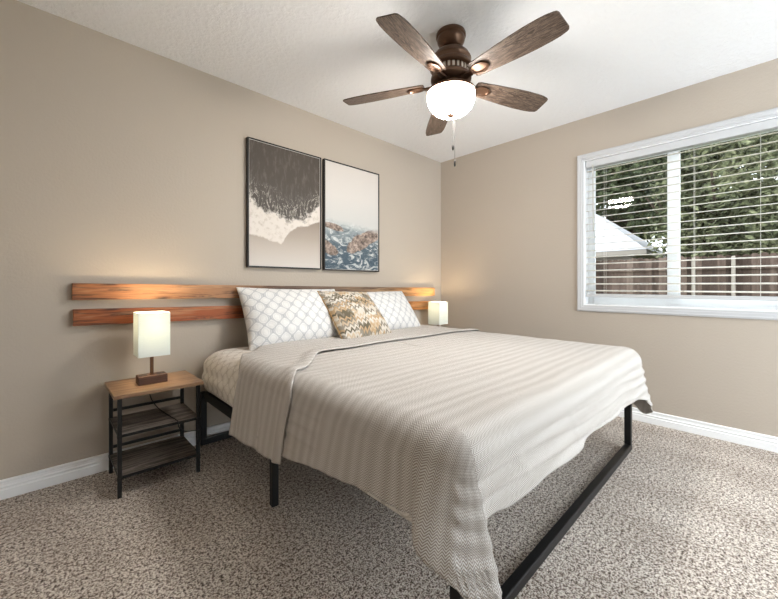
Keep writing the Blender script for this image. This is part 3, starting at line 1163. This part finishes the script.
# ------------------------------------------------------------------ bedside lamps
def bedside_lamp(loc, label, cord):
    root = tag(empty('bedside_lamp', loc), label, 'table lamp', 'bedside lamps')
    b = MB().box(-.067, .067, -.042, .042, 0, .044)
    b.build('lamp_base', M['lamp_base'], root, bevel=.0025)
    for x in (-.040, .040):
        MB().box(x - .018, x + .018, -.014, .014, .0442, .0458).build('charging_port', M['black_plastic'], root)
    MB().lathe([(.0115, .044), (.0115, .049), (.009, .050), (.009, .205), (.006, .206)], 0, 0, 18).build('stem', M['bronze'], root, smooth=True, auto=40)
    sh = MB()
    s, t_, z0, z1 = .073, .0015, .152, .385
    for (x0, x1, y0, y1) in ((-s, s, -s, -s + t_), (-s, s, s - t_, s), (-s, -s + t_, -s + t_, s - t_), (s - t_, s, -s + t_, s - t_)):
        sh.box(x0, x1, y0, y1, z0, z1)
    sh.build('lamp_shade', M['shade'], root)
    MB().lathe([(.005, .205), (.014, .21), (.014, .235), (.02, .25), (.027, .275), (.024, .295), (.012, .307), (.002, .31)], 0, 0, 20).build('bulb', M['bulb'], root, smooth=True)
    ld = bpy.data.lights.new('bulb_light', 'POINT')
    ld.energy = LAMP_WATT
    ld.color = (1, .75, .49)
    ld.shadow_soft_size = .03
    lo = bpy.data.objects.new('bulb_light', ld)
    COL.objects.link(lo)
    lo.parent = root
    lo.location = (0, 0, .34)
    if cord:
        q = [Vector(c) - Vector(loc) for c in cord]
        pts = []
        for i in range(len(q) - 1):
            a, b_, c, d = q[max(0, i - 1)], q[i], q[i + 1], q[min(len(q) - 1, i + 2)]
            for k in range(8):
                pts.append([cr(a[j], b_[j], c[j], d[j], k / 8) for j in range(3)])
        pts.append(list(q[-1]))
        MB().tube(pts, .0028, 7).build('power_cord', M['black_plastic'], root, smooth=True)
    return root


bedside_lamp((-2.852, -.225, .50), 'lit white square-shade lamp on the nightstand left of the bed', [
    (-2.852, -.183, .515), (-2.845, -.10, .506), (-2.835, -.034, .505), (-2.832, -.034, .45), (-2.825, -.05, .37), (-2.80, -.12, .318), (-2.775, -.28, .3075), (-2.765, -.385, .309), (-2.762, -.402, .28), (-2.735, -.402, .25), (-2.69, -.402, .24), (-2.655, -.399, .238)])
bedside_lamp((-.305, -.20, .475), 'lit white square-shade lamp beyond the bed in the room corner', None)

# ------------------------------------------------------------------ ceiling fan
FC = Vector((-1.637, -1.344, 0))
fan = tag(empty('ceiling_fan', (FC.x, FC.y, H)), 'five-blade brown ceiling fan with a lit frosted bowl light', 'ceiling fan')


def fpart(mb, name, mat, sm=True, auto=35, **k):
    return mb.build(name, mat, fan, smooth=sm, auto=auto, loc=(0, 0, -H), **k)


fpart(MB().lathe([(.079, 2.4395), (.082, 2.432), (.082, 2.420), (.075, 2.415), (.077, 2.408), (.075, 2.394), (.066, 2.376), (.050, 2.363), (.036, 2.356), (.034, 2.352)], n=48), 'canopy', M['bronze'])
fpart(MB().lathe([(.014, 2.36), (.014, 2.352), (.031, 2.349), (.034, 2.340), (.03, 2.331), (.022, 2.325)], n=32), 'downrod', M['bronze'])
fpart(MB().lathe([(.03, 2.336), (.06, 2.335), (.085, 2.328), (.099, 2.314), (.103, 2.300), (.109, 2.296), (.112, 2.288), (.108, 2.281), (.108, 2.266), (.116, 2.256), (.117, 2.246), (.112, 2.240), (.09, 2.236)], n=56), 'motor_housing', M['bronze'])
fl = MB().lathe([(.092, 2.242), (.092, 2.205), (.104, 2.200), (.112, 2.192), (.112, 2.178), (.10, 2.166), (.06, 2.158)], n=56)
fpart(fl, 'flywheel', M['bronze'])
vt = MB()
for k in range(24):
    a = 2 * PI * k / 24
    c, s = math.cos(a), math.sin(a)
    pr = [(.0908, -.006), (.096, -.006), (.096, .006), (.0908, .006)]
    vt.add([(r * c - t_ * s, r * s + t_ * c, z) for z in (2.208, 2.236) for r, t_ in pr], [(3, 2, 1, 0), (4, 5, 6, 7), (0, 1, 5, 4), (1, 2, 6, 5), (2, 3, 7, 6), (3, 0, 4, 7)])
fpart(vt, 'vent_ring', M['nickel'], False)
fpart(MB().lathe([(.06, 2.166), (.075, 2.158), (.080, 2.130), (.125, 2.122), (.136, 2.112), (.137, 2.100), (.128, 2.099), (.05, 2.105)], n=48), 'light_fitter', M['bronze'])
bw = []
for k in range(15):
    a = k / 14 * PI / 2
    bw.append((max(.006, .132 * math.cos(a) ** .72), 2.088 - .104 * math.sin(a)))
bowl = MB()
bowl.lathe([(.128, 2.0985), (.131, 2.095)] + bw, n=56, close_ends=False)
bo_ = fpart(bowl, 'glass_bowl', M['bowl'])
bo_['label'] = 'lit frosted glass bowl'
fpart(MB().lathe([(.004, 1.972), (.012, 1.974), (.016, 1.981), (.022, 1.986), (.023, 1.991), (.012, 1.996)], n=24), 'finial', M['bronze'])
RB = .648
A0 = -95.9
# blade mesh: flat plank along +x
prof_b = [(.150, .042), (.165, .050), (.22, .054), (.30, .061), (.40, .068), (.48, .071), (.55, .070), (.59, .067), (.622, .060), (.632, .055), (.637, .044)]
up = [(r, w_) for r, w_ in prof_b]
outl = [(r, w_) for r, w_ in up] + [(r, -w_) for r, w_ in reversed(up)]
bm_ = MB()
nb = len(outl)
bm_.add([(x, y, .003) for x, y in outl] + [(x, y, -.003) for x, y in outl],
        [tuple(range(nb)), tuple(range(2 * nb - 1, nb - 1, -1))] + [(i, (i + 1) % nb, nb + (i + 1) % nb, nb + i) for i in range(nb)])
blade0 = bm_.build('blade', M['blade'], fan)
iron = MB()
iron.add([(.085, -.020, -.012), (.150, -.014, -.016), (.150, .014, -.016), (.085, .020, -.012), (.085, -.020, -.004), (.150, -.014, -.006), (.150, .014, -.006), (.085, .020, -.004)],
         [(3, 2, 1, 0), (4, 5, 6, 7), (0, 1, 5, 4), (1, 2, 6, 5), (2, 3, 7, 6), (3, 0, 4, 7)])
ring_o, seg = [], 28
vs, fs = [], []
for k in range(seg):
    a = 2 * PI * k / seg
    for (rx, ry, z) in ((.052, .034, -.004), (.052, .034, -.012), (.040, .023, -.014), (.036, .019, -.007)):
        vs.append((.200 + rx * math.cos(a), ry * math.sin(a), z))
for k in range(seg):
    j = (k + 1) % seg
    for q in range(3):
        fs.append((k * 4 + q, k * 4 + q + 1, j * 4 + q + 1, j * 4 + q))
fs.append(tuple(k * 4 + 3 for k in range(seg)))
iron.add(vs, fs)
iron0 = iron.build('blade_iron', M['bronze'], blade0, smooth=True, auto=40)
for k in range(5):
    if k == 0:
        bld = blade0
    else:
        bld = blade0.copy()
        COL.objects.link(bld)
        ir = iron0.copy()
        COL.objects.link(ir)
        ir.parent = bld
    a = math.radians(A0 + 72 * k)
    bld.parent = fan
    bld.matrix_local = Matrix.Translation((0, 0, 2.168 - H)) @ Matrix.Rotation(a, 4, 'Z') @ Matrix.Rotation(math.radians(-13), 4, 'X') @ Matrix.Rotation(math.radians(2), 4, 'Y')
for (ang, zend, fob) in ((-35, 1.79, .03), (-80, 1.70, .034)):
    a = math.radians(ang)
    x, y = .012 * math.cos(a), .012 * math.sin(a)
    if fob > .031:
        x, y = .020, -.012
    ch = MB().tube([(x * .5, y * .5, 1.98), (x, y, 1.95), (x, y, zend + fob)], .0013, 6)
    co = ch.build('pull_chain', M['chain'], fan, loc=(0, 0, -H))
    MB().lathe([(.003, zend + fob), (.0055, zend + fob - .004), (.006, zend + .008), (.004, zend)], x, y, 12).build('chain_fob', M['black_frame'], co, smooth=True)
ld = bpy.data.lights.new('fan_light', 'POINT')
ld.energy = FAN_WATT
ld.color = (1, .95, .88)
ld.shadow_soft_size = .05
lo = bpy.data.objects.new('fan_light', ld)
COL.objects.link(lo)
lo.parent = fan
lo.location = (0, 0, 2.145 - H)
